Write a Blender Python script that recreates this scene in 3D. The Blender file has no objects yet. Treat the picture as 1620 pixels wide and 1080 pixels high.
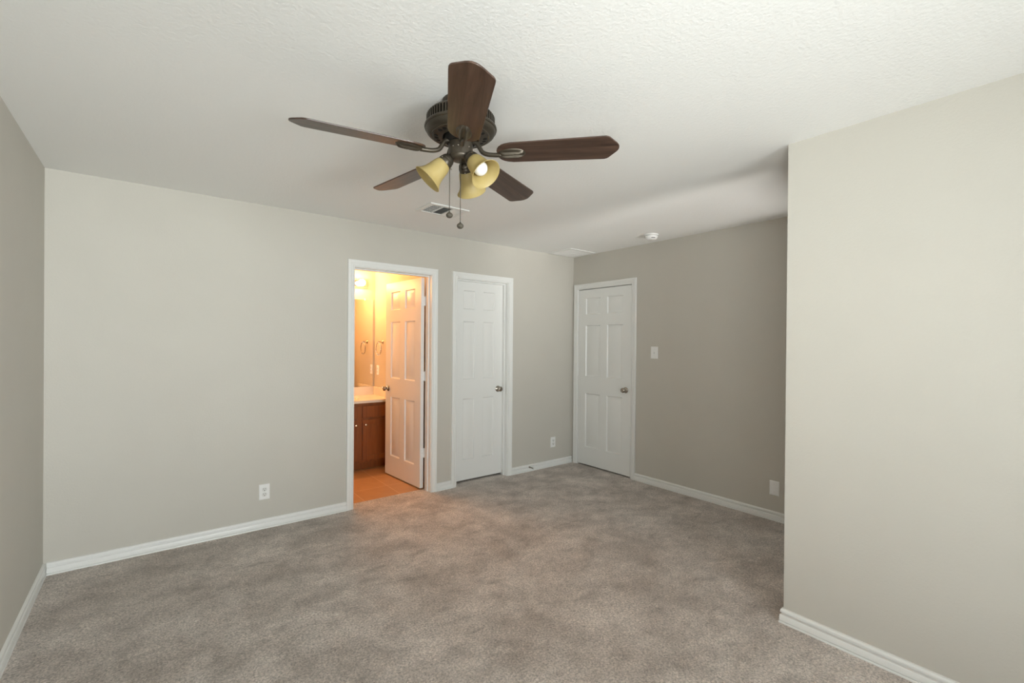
import bpy, bmesh, math, random
from mathutils import Vector, Matrix
random.seed(4)
S = bpy.context.scene
COL = S.collection
PI = math.pi

# ------------------------------------------------------------------ camera, world, light, exposure
H = 2.44                                     # ceiling height
XL, YB, XR, XP, YP, YR = -0.504, 3.896, 3.979, 2.555, 0.991, -2.20   # left, back, right, partition face, partition end, rear
cam_d = bpy.data.cameras.new('camera'); cam = bpy.data.objects.new('camera', cam_d); COL.objects.link(cam)
cam_d.sensor_width = 36.0; cam_d.lens = 729.62 / 1620 * 36.0
cam_d.shift_y = 4.7 / 1620
cam_d.clip_start = 0.02
yaw, pitch, roll, ch = 0.664213, -0.003738, 0.0083324, 1.4189
F = Vector((math.sin(yaw)*math.cos(pitch), math.cos(yaw)*math.cos(pitch), math.sin(pitch)))
R = Vector((math.cos(yaw), -math.sin(yaw), 0)); U = R.cross(F)
R2 = R*math.cos(roll) + U*math.sin(roll); U2 = U*math.cos(roll) - R*math.sin(roll)
M = Matrix((R2, U2, -F)).transposed().to_4x4(); M.translation = (0, 0, ch)
cam.matrix_world = M
S.camera = cam

W = bpy.data.worlds.new('sky'); S.world = W; W.use_nodes = True
bg = W.node_tree.nodes['Background']
bg.inputs['Color'].default_value = (0.80, 0.90, 1.0, 1); bg.inputs['Strength'].default_value = 0.6

def area(name, loc, rot, sx, sy, power, col):
    d = bpy.data.lights.new(name, 'AREA'); d.shape = 'RECTANGLE'; d.size = sx; d.size_y = sy
    d.energy = power; d.color = col
    o = bpy.data.objects.new(name, d); COL.objects.link(o); o.location = loc; o.rotation_euler = rot
    return o
# daylight through the rear window (the wall behind the camera)
WX0, WX1, WZ0, WZ1 = -0.30, 1.75, 0.45, 2.10
NX0, NX1 = 2.80, 3.60                                   # window at the end of the passage behind the partition
LY0, LY1 = -1.40, -0.10                                # side window in the left wall, also behind the viewer
DAY = (0.93, 0.99, 1.0); WCX, WCZ = (WX0+WX1)/2, (WZ0+WZ1)/2
def daylight(name, loc, rot, sx, sy, power, spread, col=DAY):
    area(name, loc, tuple(math.radians(r) for r in rot), sx, sy, power, col).data.spread = math.radians(spread)
daylight('sky_ahead', (WCX, YR-0.13, WCZ), (90, 0, 0), WX1-WX0, WZ1-WZ0, 6, 60)
daylight('sky_left', (-0.35, YR-1.3, 1.3), (90, 0, -25), 2.0, 1.6, 30, 60)
daylight('sky_right', (1.6, YR-1.3, 1.3), (90, 0, 25), 2.0, 1.6, 58, 60)
# sunlit pale ground outside throws light up through both windows
daylight('ground_bounce_near', (WCX, YR-1.1, 0.45), (112, 0, 0), 2.2, 1.3, 27, 80, (0.96, 1.0, 0.97))
daylight('ground_bounce_far', (WCX, YR-4.2, -0.30), (108, 0, 0), 4.0, 1.6, 86, 90, (0.96, 1.0, 0.97))
daylight('side_ground_bounce', (XL-1.6, -1.6, 0.3), (110, 0, -50), 2.0, 1.4, 66, 90, (0.96, 1.0, 0.97))
daylight('passage_ground_bounce', (3.20, YR-1.8, 0.0), (112, 0, 0), 0.8, 0.9, 62, 70, (1.0, 0.97, 0.93))

S.view_settings.view_transform = 'Standard'; S.view_settings.look = 'None'
S.view_settings.gamma = 1.0; S.view_settings.use_curve_mapping = False
S.view_settings.exposure = 0.0
BATH_GLOW = 150.0

# ------------------------------------------------------------------ materials
def mat(name, col, rough=0.5, metal=0.0, spec=0.5, bump=None, mottle=None, coat=0.0):
    """bump=(scale, strength, distance, detail); mottle=(scale, colour2, lo, hi)"""
    m = bpy.data.materials.new(name); m.use_nodes = True
    nt = m.node_tree; b = nt.nodes['Principled BSDF']
    b.inputs['Base Color'].default_value = (*col, 1); b.inputs['Roughness'].default_value = rough
    b.inputs['Metallic'].default_value = metal; b.inputs['Specular IOR Level'].default_value = spec
    b.inputs['Coat Weight'].default_value = coat
    tc = nt.nodes.new('ShaderNodeTexCoord')
    if mottle:
        n = nt.nodes.new('ShaderNodeTexNoise'); n.inputs['Scale'].default_value = mottle[0]; n.inputs['Detail'].default_value = 4
        r = nt.nodes.new('ShaderNodeValToRGB'); r.color_ramp.elements[0].position = mottle[2]; r.color_ramp.elements[1].position = mottle[3]
        r.color_ramp.elements[0].color = (*col, 1); r.color_ramp.elements[1].color = (*mottle[1], 1)
        nt.links.new(tc.outputs['Object'], n.inputs['Vector']); nt.links.new(n.outputs['Fac'], r.inputs['Fac'])
        nt.links.new(r.outputs['Color'], b.inputs['Base Color'])
    if bump:
        n = nt.nodes.new('ShaderNodeTexNoise'); n.inputs['Scale'].default_value = bump[0]; n.inputs['Detail'].default_value = bump[3]
        bp = nt.nodes.new('ShaderNodeBump'); bp.inputs['Strength'].default_value = bump[1]; bp.inputs['Distance'].default_value = bump[2]
        nt.links.new(tc.outputs['Object'], n.inputs['Vector']); nt.links.new(n.outputs['Fac'], bp.inputs['Height'])
        nt.links.new(bp.outputs['Normal'], b.inputs['Normal'])
    return m

WALL = (0.545, 0.520, 0.465)
m_wall = mat('wall_paint', WALL, 0.62, spec=0.3, bump=(95, 0.22, 0.004, 3), mottle=(3, (0.560, 0.535, 0.479), 0.3, 0.7))
m_ceil = mat('ceiling_paint', (0.87, 0.87, 0.85), 0.85, spec=0.2, bump=(85, 0.30, 0.006, 4))
m_trim = mat('white_trim_paint', (0.80, 0.80, 0.775), 0.32, spec=0.5, bump=(140, 0.03, 0.002, 2))
m_door = mat('white_door_paint', (0.79, 0.79, 0.765), 0.30, spec=0.5, bump=(180, 0.05, 0.002, 2))
m_plate = mat('white_plastic', (0.82, 0.82, 0.80), 0.3, mottle=(20, (0.83, 0.83, 0.82), 0.3, 0.7))
m_slot = mat('slot_shade_dark', (0.06, 0.055, 0.05), 0.7, mottle=(30, (0.05, 0.05, 0.05), 0.3, 0.7))  # dark colour on solid shapes stands in for shade inside slots
m_recept = mat('receptacle_plastic', (0.70, 0.70, 0.67), 0.35, mottle=(20, (0.71, 0.71, 0.68), 0.3, 0.7))
m_nickel = mat('satin_nickel', (0.42, 0.38, 0.33), 0.24, metal=1.0, bump=(300, 0.05, 0.001, 2))
m_chrome = mat('bright_chrome', (0.85, 0.82, 0.78), 0.08, metal=1.0, bump=(100, 0.01, 0.001, 2))
m_bronze = mat('oil_rubbed_bronze', (0.066, 0.055, 0.041), 0.38, metal=0.6, spec=0.5, mottle=(25, (0.082, 0.068, 0.05), 0.35, 0.7))
m_black = mat('recess_shade_black', (0.012, 0.011, 0.010), 0.75, spec=0.2, mottle=(30, (0.015, 0.014, 0.012), 0.3, 0.7))  # black stands in for shade in the fan's recess and holes
m_dull = mat('dull_bronze', (0.062, 0.052, 0.038), 0.65, metal=0.2, mottle=(300, (0.10, 0.088, 0.066), 0.45, 0.6))
m_vent_shade = mat('vent_shade_grey', (0.10, 0.105, 0.10), 0.6, mottle=(12, (0.14, 0.145, 0.14), 0.3, 0.7))  # dark grey stands in for shade inside the register
m_vent = mat('white_vent_enamel', (0.78, 0.775, 0.75), 0.4, mottle=(20, (0.79, 0.785, 0.76), 0.3, 0.7))
m_bulb = mat('opal_bulb_glass', (0.80, 0.79, 0.76), 0.12, mottle=(20, (0.81, 0.80, 0.77), 0.3, 0.7))
m_counter = mat('cultured_marble', (0.78, 0.74, 0.66), 0.18, mottle=(7, (0.72, 0.68, 0.60), 0.45, 0.75))
m_dark = mat('wall_shade_dark', (0.12, 0.12, 0.12), 0.9, mottle=(3, (0.1, 0.1, 0.1), 0.3, 0.7))  # dark colour stands in for missing light in closet and hall

def wood(name, c1, c2, c3, scale, rough, axis=0, coat=0.0):
    m = bpy.data.materials.new(name); m.use_nodes = True
    nt = m.node_tree; b = nt.nodes['Principled BSDF']; L = nt.links.new
    tc = nt.nodes.new('ShaderNodeTexCoord'); mp = nt.nodes.new('ShaderNodeMapping')
    sc = [scale*9]*3; sc[axis] = scale*0.55
    mp.inputs['Scale'].default_value = sc
    n = nt.nodes.new('ShaderNodeTexNoise'); n.inputs['Scale'].default_value = 1.0; n.inputs['Detail'].default_value = 8; n.inputs['Roughness'].default_value = 0.62; n.inputs['Distortion'].default_value = 1.2
    r = nt.nodes.new('ShaderNodeValToRGB')
    r.color_ramp.elements[0].position = 0.30; r.color_ramp.elements[0].color = (*c1, 1)
    r.color_ramp.elements[1].position = 0.72; r.color_ramp.elements[1].color = (*c3, 1)
    e = r.color_ramp.elements.new(0.5); e.color = (*c2, 1)
    L(tc.outputs['Object'], mp.inputs['Vector']); L(mp.outputs['Vector'], n.inputs['Vector']); L(n.outputs['Fac'], r.inputs['Fac']); L(r.outputs['Color'], b.inputs['Base Color'])
    b.inputs['Roughness'].default_value = rough; b.inputs['Coat Weight'].default_value = coat; b.inputs['Coat Roughness'].default_value = 0.25
    return m
m_blade = wood('walnut_blade', (0.022, 0.0115, 0.0075), (0.056, 0.030, 0.020), (0.100, 0.056, 0.038), 4.0, 0.38, 0, 0.15)
m_cab = wood('cherry_stained_wood', (0.165, 0.046, 0.009), (0.225, 0.066, 0.013), (0.28, 0.088, 0.018), 3.0, 0.36, 2)

def carpet():
    m = bpy.data.materials.new('taupe_carpet'); m.use_nodes = True
    nt = m.node_tree; b = nt.nodes['Principled BSDF']; L = nt.links.new; N = nt.nodes.new
    b.inputs['Roughness'].default_value = 1.0; b.inputs['Specular IOR Level'].default_value = 0.05
    b.inputs['Sheen Weight'].default_value = 0.25; b.inputs['Sheen Roughness'].default_value = 0.6
    tc = N('ShaderNodeTexCoord')
    def noise(scale, detail, rough, vec=None, dist=0.0):
        n = N('ShaderNodeTexNoise'); n.inputs['Scale'].default_value = scale; n.inputs['Detail'].default_value = detail
        n.inputs['Roughness'].default_value = rough; n.inputs['Distortion'].default_value = dist
        L(vec if vec else tc.outputs['Object'], n.inputs['Vector']); return n.outputs['Fac']
    def ramp(fac, p0, p1, c0, c1):
        r = N('ShaderNodeValToRGB'); r.color_ramp.elements[0].position = p0; r.color_ramp.elements[1].position = p1
        r.color_ramp.elements[0].color = (*c0, 1); r.color_ramp.elements[1].color = (*c1, 1); L(fac, r.inputs['Fac']); return r.outputs['Color']
    def mul(a, c, f=1.0):
        x = N('ShaderNodeMix'); x.data_type = 'RGBA'; x.blend_type = 'MULTIPLY'; x.inputs[0].default_value = f
        L(a, x.inputs[6]); L(c, x.inputs[7]); return x.outputs[2]
    # brushed pile: broad foot and vacuum marks, then clumps, then single tufts
    mp = N('ShaderNodeMapping'); mp.inputs['Rotation'].default_value = (0, 0, 0.6); mp.inputs['Scale'].default_value = (1.0, 1.3, 1)
    L(tc.outputs['Object'], mp.inputs['Vector'])
    big = ramp(noise(2.1, 6, 0.68, mp.outputs['Vector'], 0.25), 0.38, 0.62, (0.57, 0.505, 0.455), (0.80, 0.73, 0.675))
    mid = ramp(noise(6.5, 6, 0.72, None, 0.35), 0.34, 0.60, (0.80, 0.79, 0.78), (1.10, 1.10, 1.10))
    fine = ramp(noise(105, 3, 0.62, None, 0.6), 0.34, 0.66, (0.64, 0.625, 0.605), (1.38, 1.37, 1.36))
    mp2 = N('ShaderNodeMapping'); mp2.inputs['Rotation'].default_value = (0, 0, -0.5); mp2.inputs['Scale'].default_value = (1.0, 2.2, 1)
    L(tc.outputs['Object'], mp2.inputs['Vector'])
    smudge = ramp(noise(5.0, 3, 0.55, mp2.outputs['Vector'], 0.5), 0.60, 0.70, (1, 1, 1), (0.80, 0.79, 0.78))
    c = mul(mul(mul(big, mid), smudge), fine)
    L(c, b.inputs['Base Color'])
    bp = N('ShaderNodeBump'); bp.inputs['Strength'].default_value = 1.0; bp.inputs['Distance'].default_value = 0.016
    L(noise(105, 4, 0.7, None, 0.6), bp.inputs['Height']); L(bp.outputs['Normal'], b.inputs['Normal'])
    return m
m_carpet = carpet()

def tile():
    m = bpy.data.materials.new('tan_floor_tile'); m.use_nodes = True
    nt = m.node_tree; b = nt.nodes['Principled BSDF']; L = nt.links.new; N = nt.nodes.new
    tc = N('ShaderNodeTexCoord'); mp = N('ShaderNodeMapping'); mp.inputs['Location'].default_value = (-1.840, -4.335, 0)
    br = N('ShaderNodeTexBrick'); br.offset = 0.0; br.squash = 1.0
    br.inputs['Scale'].default_value = 1.0; br.inputs['Brick Width'].default_value = 0.337; br.inputs['Row Height'].default_value = 0.337
    br.inputs['Mortar Size'].default_value = 0.0035; br.inputs['Mortar Smooth'].default_value = 0.1
    br.inputs['Color1'].default_value = (0.50, 0.285, 0.140, 1); br.inputs['Color2'].default_value = (0.455, 0.25, 0.118, 1); br.inputs['Mortar'].default_value = (0.62, 0.40, 0.24, 1)
    n = N('ShaderNodeTexNoise'); n.inputs['Scale'].default_value = 9; n.inputs['Detail'].default_value = 5
    r = N('ShaderNodeValToRGB'); r.color_ramp.elements[0].color = (0.82, 0.82, 0.82, 1); r.color_ramp.elements[1].color = (1.1, 1.1, 1.1, 1)
    x = N('ShaderNodeMix'); x.data_type = 'RGBA'; x.blend_type = 'MULTIPLY'; x.inputs[0].default_value = 1.0
    L(tc.outputs['Object'], mp.inputs['Vector']); L(mp.outputs['Vector'], br.inputs['Vector']); L(tc.outputs['Object'], n.inputs['Vector']); L(n.outputs['Fac'], r.inputs['Fac'])
    L(br.outputs['Color'], x.inputs[6]); L(r.outputs['Color'], x.inputs[7]); L(x.outputs[2], b.inputs['Base Color'])
    b.inputs['Roughness'].default_value = 0.4
    return m
m_tile = tile()

def amber():
    m = bpy.data.materials.new('amber_scavo_glass'); m.use_nodes = True
    nt = m.node_tree; b = nt.nodes['Principled BSDF']; L = nt.links.new; N = nt.nodes.new
    n = N('ShaderNodeTexNoise'); n.inputs['Scale'].default_value = 22; n.inputs['Detail'].default_value = 4
    tc = N('ShaderNodeTexCoord'); L(tc.outputs['Object'], n.inputs['Vector'])
    r = N('ShaderNodeValToRGB'); r.color_ramp.elements[0].position = 0.3; r.color_ramp.elements[1].position = 0.75
    r.color_ramp.elements[0].color = (0.60, 0.475, 0.195, 1); r.color_ramp.elements[1].color = (0.66, 0.54, 0.25, 1)
    L(n.outputs['Fac'], r.inputs['Fac']); L(r.outputs['Color'], b.inputs['Base Color'])
    b.inputs['Roughness'].default_value = 0.38
    t = N('ShaderNodeBsdfTranslucent'); L(r.outputs['Color'], t.inputs['Color'])
    mx = N('ShaderNodeMixShader'); mx.inputs[0].default_value = 0.42
    L(b.outputs[0], mx.inputs[1]); L(t.outputs[0], mx.inputs[2]); L(mx.outputs[0], nt.nodes['Material Output'].inputs['Surface'])
    return m
m_amber = amber()

def glow(name, col, strength):
    m = bpy.data.materials.new(name); m.use_nodes = True
    b = m.node_tree.nodes['Principled BSDF']
    b.inputs['Base Color'].default_value = (0.9, 0.85, 0.75, 1)
    b.inputs['Emission Color'].default_value = (*col, 1); b.inputs['Emission Strength'].default_value = strength
    return m
m_lit = glow('lit_globe', (1.0, 0.43, 0.135), BATH_GLOW)

def mirror_mat():
    m = mat('mirror_silver', (0.86, 0.86, 0.84), 0.0, metal=1.0); return m
m_mirror = mirror_mat()
def pane_mat():
    m = bpy.data.materials.new('window_glass'); m.use_nodes = True; nt = m.node_tree
    t = nt.nodes.new('ShaderNodeBsdfTransparent'); g = nt.nodes.new('ShaderNodeBsdfGlossy'); g.inputs['Roughness'].default_value = 0.02
    x = nt.nodes.new('ShaderNodeMixShader'); x.inputs[0].default_value = 0.06
    nt.links.new(t.outputs[0], x.inputs[1]); nt.links.new(g.outputs[0], x.inputs[2]); nt.links.new(x.outputs[0], nt.nodes['Material Output'].inputs['Surface'])
    return m
m_pane = pane_mat()

# ------------------------------------------------------------------ helpers
def obj(name, bm, m, parent=None, loc=None, rot=None, smooth=False, bevel=0.0, auto=None):
    bmesh.ops.remove_doubles(bm, verts=bm.verts[:], dist=1e-6)
    bmesh.ops.recalc_face_normals(bm, faces=bm.faces[:])
    me = bpy.data.meshes.new(name); bm.to_mesh(me); bm.free()
    me.materials.append(m)
    if smooth:
        for p in me.polygons: p.use_smooth = True
        if auto is not None: me.set_sharp_from_angle(angle=math.radians(auto))
    o = bpy.data.objects.new(name, me); COL.objects.link(o)
    if parent: o.parent = parent
    if loc is not None: o.location = loc
    if rot is not None: o.rotation_euler = rot
    if bevel:
        b = o.modifiers.new('bevel', 'BEVEL'); b.width = bevel; b.segments = 2; b.limit_method = 'ANGLE'; b.angle_limit = math.radians(40)
    return o
def tag(o, label=None, cat=None, group=None, kind=None):
    if label: o['label'] = label
    if cat: o['category'] = cat
    if group: o['group'] = group
    if kind: o['kind'] = kind
    return o
def struct(o, label, cat): return tag(o, label, cat, None, 'structure')
def thing(name, label, cat, loc=(0, 0, 0), rotz=0.0, group=None):
    o = bpy.data.objects.new(name, None); COL.objects.link(o); o.location = loc; o.rotation_euler = (0, 0, rotz); o.empty_display_size = 0.05
    return tag(o, label, cat, group)
def dup(root, loc, rotz, label):
    r = root.copy(); COL.objects.link(r); r.location = loc; r.rotation_euler = (0, 0, rotz); r['label'] = label
    for c0 in list(root.children):
        c = c0.copy(); COL.objects.link(c); c.parent = r
        for g0 in c0.children:
            g = g0.copy(); COL.objects.link(g); g.parent = c
    return r
def box(bm, x0, x1, y0, y1, z0, z1, mtx=None):
    vs = [bm.verts.new((x, y, z)) for x in (x0, x1) for y in (y0, y1) for z in (z0, z1)]
    for f in ((0, 1, 3, 2), (4, 6, 7, 5), (0, 4, 5, 1), (2, 3, 7, 6), (0, 2, 6, 4), (1, 5, 7, 3)):
        bm.faces.new([vs[i] for i in f])
    if mtx:
        for v in vs: v.co = mtx @ v.co
    return vs
def BX(*a, **k):
    bm = bmesh.new(); box(bm, *a, **k); return bm
def prism(bm, pts, z0, z1):
    a = [bm.verts.new((x, y, z0)) for x, y in pts]; b = [bm.verts.new((x, y, z1)) for x, y in pts]
    n = len(pts)
    bm.faces.new(a); bm.faces.new(b)
    for i in range(n): bm.faces.new((a[i], a[(i+1) % n], b[(i+1) % n], b[i]))
def lathe(bm, prof, n=40, mtx=None, a0=0.0):
    """prof: (r, z) list round local z; r = 0 closes"""
    rings = []; new = []
    for r, z in prof:
        if r < 1e-6:
            v = bm.verts.new((0, 0, z)); rings.append([v]); new.append(v)
        else:
            ring = [bm.verts.new((r*math.cos(a0+2*PI*i/n), r*math.sin(a0+2*PI*i/n), z)) for i in range(n)]; rings.append(ring); new += ring
    for a, b in zip(rings, rings[1:]):
        for i in range(n):
            j = (i+1) % n
            if len(a) == 1 and len(b) == 1: break
            if len(a) == 1: bm.faces.new((a[0], b[i], b[j]))
            elif len(b) == 1: bm.faces.new((a[i], a[j], b[0]))
            else: bm.faces.new((a[i], a[j], b[j], b[i]))
    if mtx:
        for v in new: v.co = mtx @ v.co
def axis_mtx(p, d):
    """matrix that sends local +z to direction d at point p"""
    return Matrix.Translation(p) @ Vector((0, 0, 1)).rotation_difference(Vector(d)).to_matrix().to_4x4()
def tube(bm, pts, rad, n=12, cap=True):
    pts = [Vector(p) for p in pts]; rads = rad if isinstance(rad, (list, tuple)) else [rad]*len(pts)
    rings = []; up = None
    for i, p in enumerate(pts):
        t = ((pts[min(i+1, len(pts)-1)] - pts[max(i-1, 0)])).normalized()
        if up is None: up = t.orthogonal().normalized()
        up = (up - t*up.dot(t)).normalized(); s = t.cross(up)
        rings.append([bm.verts.new(p + (up*math.cos(2*PI*k/n) + s*math.sin(2*PI*k/n))*rads[i]) for k in range(n)])
    for a, b in zip(rings, rings[1:]):
        for k in range(n): bm.faces.new((a[k], a[(k+1) % n], b[(k+1) % n], b[k]))
    if cap: bm.faces.new(rings[0]); bm.faces.new(rings[-1][::-1])
def smooth_path(pts, k=6):
    pts = [Vector(p) for p in pts]; out = []
    P = [pts[0]*2-pts[1]] + pts + [pts[-1]*2-pts[-2]]
    for i in range(1, len(P)-2):
        for j in range(k):
            t = j/k; p0, p1, p2, p3 = P[i-1:i+3]
            out.append(0.5*((2*p1) + (p2-p0)*t + (2*p0-5*p1+4*p2-p3)*t*t + (3*p1-p0-3*p2+p3)*t**3))
    out.append(pts[-1]); return out
def torus(bm, R_, r_, mtx, n=40, k=10):
    g = [[bm.verts.new(mtx @ Vector(((R_+r_*math.cos(2*PI*j/k))*math.cos(2*PI*i/n), (R_+r_*math.cos(2*PI*j/k))*math.sin(2*PI*i/n), r_*math.sin(2*PI*j/k)))) for j in range(k)] for i in range(n)]
    for i in range(n):
        for j in range(k): bm.faces.new((g[i][j], g[(i+1) % n][j], g[(i+1) % n][(j+1) % k], g[i][(j+1) % k]))
def wall(bm, a0, a1, b0, b1, holes, place):
    """wall panel in (a, z) with holes (a0,a1,z0,z1); place(a, z, t) -> point, t = 0 room face, 1 far face"""
    As = sorted({a0, a1, *[h[0] for h in holes], *[h[1] for h in holes]}); Zs = sorted({b0, b1, *[h[2] for h in holes], *[h[3] for h in holes]})
    solid = lambda i, j: 0 <= i < len(As)-1 and 0 <= j < len(Zs)-1 and not any(h[0] <= (As[i]+As[i+1])/2 <= h[1] and h[2] <= (Zs[j]+Zs[j+1])/2 <= h[3] for h in holes)
    cache = {}
    def V(a, z, t):
        k = (round(a, 5), round(z, 5), t)
        if k not in cache: cache[k] = bm.verts.new(place(a, z, t))
        return cache[k]
    for i in range(len(As)-1):
        for j in range(len(Zs)-1):
            if not solid(i, j): continue
            A, B, Z, T = As[i], As[i+1], Zs[j], Zs[j+1]
            for t in (0, 1): bm.faces.new((V(A, Z, t), V(B, Z, t), V(B, T, t), V(A, T, t)))
            for di, dj, p, q in ((-1, 0, (A, Z), (A, T)), (1, 0, (B, Z), (B, T)), (0, -1, (A, Z), (B, Z)), (0, 1, (A, T), (B, T))):
                if not solid(i+di, j+dj): bm.faces.new((V(*p, 0), V(*q, 0), V(*q, 1), V(*p, 1)))
BASE = [(0, 0), (0.0165, 0), (0.0172, 0.0085), (0.0160, 0.0102), (0.0105, 0.0108), (0.0105, 0.0126), (0.0145, 0.0134), (0.0145, 0.0385), (0.0128, 0.0425), (0.0062, 0.0455),
        (0.0045, 0.0490), (0.0050, 0.0522), (0.0108, 0.0536), (0.0122, 0.0575), (0.0116, 0.0640), (0.0095, 0.0695), (0.0055, 0.0728), (0, 0.0735)]
def sweep(bm, path, prof):
    """profile (d, z) swept along plan polyline, d to the left of travel, mitred corners"""
    P = [Vector((x, y)) for x, y in path]; rows = []
    for i, p in enumerate(P):
        n1 = n2 = None
        if i > 0: t = (p-P[i-1]).normalized(); n1 = Vector((-t.y, t.x))
        if i < len(P)-1: t = (P[i+1]-p).normalized(); n2 = Vector((-t.y, t.x))
        n = (n1 or n2) if not (n1 and n2) else (n1+n2)/(1+n1.dot(n2))
        rows.append([bm.verts.new((p.x+n.x*d, p.y+n.y*d, z)) for d, z in prof])
    for a, b in zip(rows, rows[1:]):
        for k in range(len(prof)-1): bm.faces.new((a[k], a[k+1], b[k+1], b[k]))
        bm.faces.new((a[-1], a[0], b[0], b[-1]))
    bm.faces.new(rows[0]); bm.faces.new(rows[-1][::-1])
CASE = [(0, 0), (0, 0.0085), (0.0020, 0.0112), (0.0080, 0.0112), (0.0094, 0.0066), (0.0126, 0.0066), (0.0140, 0.0104), (0.0220, 0.0118), (0.0310, 0.0142), (0.0322, 0.0118), (0.0346, 0.0118), (0.0360, 0.0148), (0.0480, 0.0168), (0.0545, 0.0166), (0.0570, 0.0138), (0.0570, 0)]
def casing(bm, a0, a1, top, place, prof=CASE):
    """mitred U round an opening; place(a, z, d): d out of the wall"""
    rows = [[bm.verts.new(place(*p)) for p in ((a0-o, 0.0, d), (a0-o, top+o, d), (a1+o, top+o, d), (a1+o, 0.0, d))] for o, d in prof]
    for a, b in zip(rows, rows[1:]):
        for k in range(3): bm.faces.new((a[k], a[k+1], b[k+1], b[k]))
    for k in (0, 3): bm.faces.new([r[k] for r in rows])
def jamb(bm, a0, a1, top, t0, t1, s0, s1, place, th=0.018, st=0.011):
    """door frame lining the opening from depth t0 to t1 with a stop from s0 to s1 (depth into the wall)"""
    def bx(A, B, Z, T, p, q):
        vs = [bm.verts.new(place(a, z, -t)) for a in (A, B) for t in (p, q) for z in (Z, T)]
        for f in ((0, 1, 3, 2), (4, 6, 7, 5), (0, 4, 5, 1), (2, 3, 7, 6), (0, 2, 6, 4), (1, 5, 7, 3)): bm.faces.new([vs[i] for i in f])
    bx(a0-th, a0, 0, top+th, t0, t1); bx(a1, a1+th, 0, top+th, t0, t1); bx(a0, a1, top, top+th, t0, t1)
    bx(a0, a0+st, 0, top, s0, s1); bx(a1-st, a1, 0, top, s0, s1); bx(a0+st, a1-st, top-st, top, s0, s1)

def panel_slab(w, h, t, xs, zs):
    """six-panel moulded slab: local x 0..w, z 0..h, front at y=0 (faces -y), back at y=t"""
    bm = bmesh.new()
    rects = [(xa, xb, za, zb) for xa, xb in xs for za, zb in zs]
    X = sorted({0, w, *[v for r in xs for v in r]}); Z = sorted({0, h, *[v for r in zs for v in r]})
    for side in (0, 1):
        Y = lambda d: d if side == 0 else t-d
        cache = {}
        def V(x, z, d=0.0):
            k = (round(x, 5), round(z, 5), round(d, 5))
            if k not in cache: cache[k] = bm.verts.new((x, Y(d), z))
            return cache[k]
        for i in range(len(X)-1):
            for j in range(len(Z)-1):
                if not any(r[0] <= X[i] < r[1] and r[2] <= Z[j] < r[3] for r in rects):
                    bm.faces.new((V(X[i], Z[j]), V(X[i+1], Z[j]), V(X[i+1], Z[j+1]), V(X[i], Z[j+1])))
        for xa, xb, za, zb in rects:
            prev = None
            for ins, d in ((0, 0), (0.003, 0.0045), (0.009, 0.0110), (0.018, 0.0110), (0.041, 0.0030)):
                ring = [V(xa+ins, za+ins, d), V(xb-ins, za+ins, d), V(xb-ins, zb-ins, d), V(xa+ins, zb-ins, d)]
                if prev:
                    for k in range(4): bm.faces.new((prev[k], prev[(k+1) % 4], ring[(k+1) % 4], ring[k]))
                prev = ring
            bm.faces.new(prev)
    for p, q in (((0, 0), (w, 0)), ((w, 0), (w, h)), ((w, h), (0, h)), ((0, h), (0, 0))):
        pts = sorted({x for x in X} if p[1] == q[1] else {z for z in Z})
        for a, b in zip(pts, pts[1:]):
            c = ((a, p[1]), (b, p[1])) if p[1] == q[1] else ((p[0], a), (p[0], b))
            bm.faces.new([bm.verts.new((c[0][0], 0, c[0][1])), bm.verts.new((c[1][0], 0, c[1][1])), bm.verts.new((c[1][0], t, c[1][1])), bm.verts.new((c[0][0], t, c[0][1]))])
    return bm
PZ = [(0.205, 0.825), (1.022, 1.612), (1.735, 1.925)]
def knob_bm(x, z, y, s):
    """round passage knob with rosette; s = -1 sticks out to -y"""
    bm = bmesh.new()
    lathe(bm, [(0, 0), (0.031, 0), (0.033, 0.003), (0.031, 0.007), (0.022, 0.010), (0.013, 0.012), (0.0115, 0.022), (0.013, 0.028), (0.021, 0.033), (0.0265, 0.041), (0.0275, 0.049), (0.0245, 0.057), (0.016, 0.062), (0.006, 0.0635), (0, 0.0632)], 32, axis_mtx((x, y, z), (0, s, 0)))
    return bm
def knuckles(bm, x, y, z, h=0.089, r=0.0062):
    for k in range(5):
        a = z-h/2+k*h/5
        lathe(bm, [(0, a+0.0006), (r*0.9, a+0.0006), (r, a+0.0016), (r, a+h/5-0.0016), (r*0.9, a+h/5-0.0006), (0, a+h/5-0.0006)], 14, Matrix.Translation((x, y, 0)))
    lathe(bm, [(0, z-h/2-0.003), (r*0.6, z-h/2-0.0015), (r*0.6, z+h/2+0.0015), (0, z+h/2+0.003)], 12, Matrix.Translation((x, y, 0)))

# ------------------------------------------------------------------ room shell
WT = 0.116                                             # wall thickness
D1, D2, D3, DT = (1.357, 2.082), (2.369, 2.989), (3.045, 3.811), 2.047     # clear openings, head height
BXL, BXR, BYB = 0.75, 2.178, 5.535                     # bathroom left, right, back
bm = bmesh.new()
prism(bm, [(XL-0.12, YR-0.12), (XR+1.2, YR-0.12), (XR+1.2, 4.9), (BXR+0.04, 4.9), (BXR+0.04, 4.025), (XL-0.12, 4.025)], -0.06, 0.0)
struct(obj('floor', bm, m_carpet), 'taupe grey cut pile carpet with brushed marks filling the bedroom', 'carpet')
struct(obj('floor_bathroom', BX(BXL-0.05, BXR+0.04, 4.025, BYB+0.05, -0.06, 0.0), m_tile), 'tan square ceramic tiles lit orange inside the bathroom doorway', 'tile floor')
struct(obj('ceiling', BX(XL-0.12, XR+1.2, YR-0.12, BYB+0.12, H, H+0.08), m_ceil), 'white textured ceiling that carries the fan and vents', 'ceiling')
J = 0.018
bm = bmesh.new()
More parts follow.
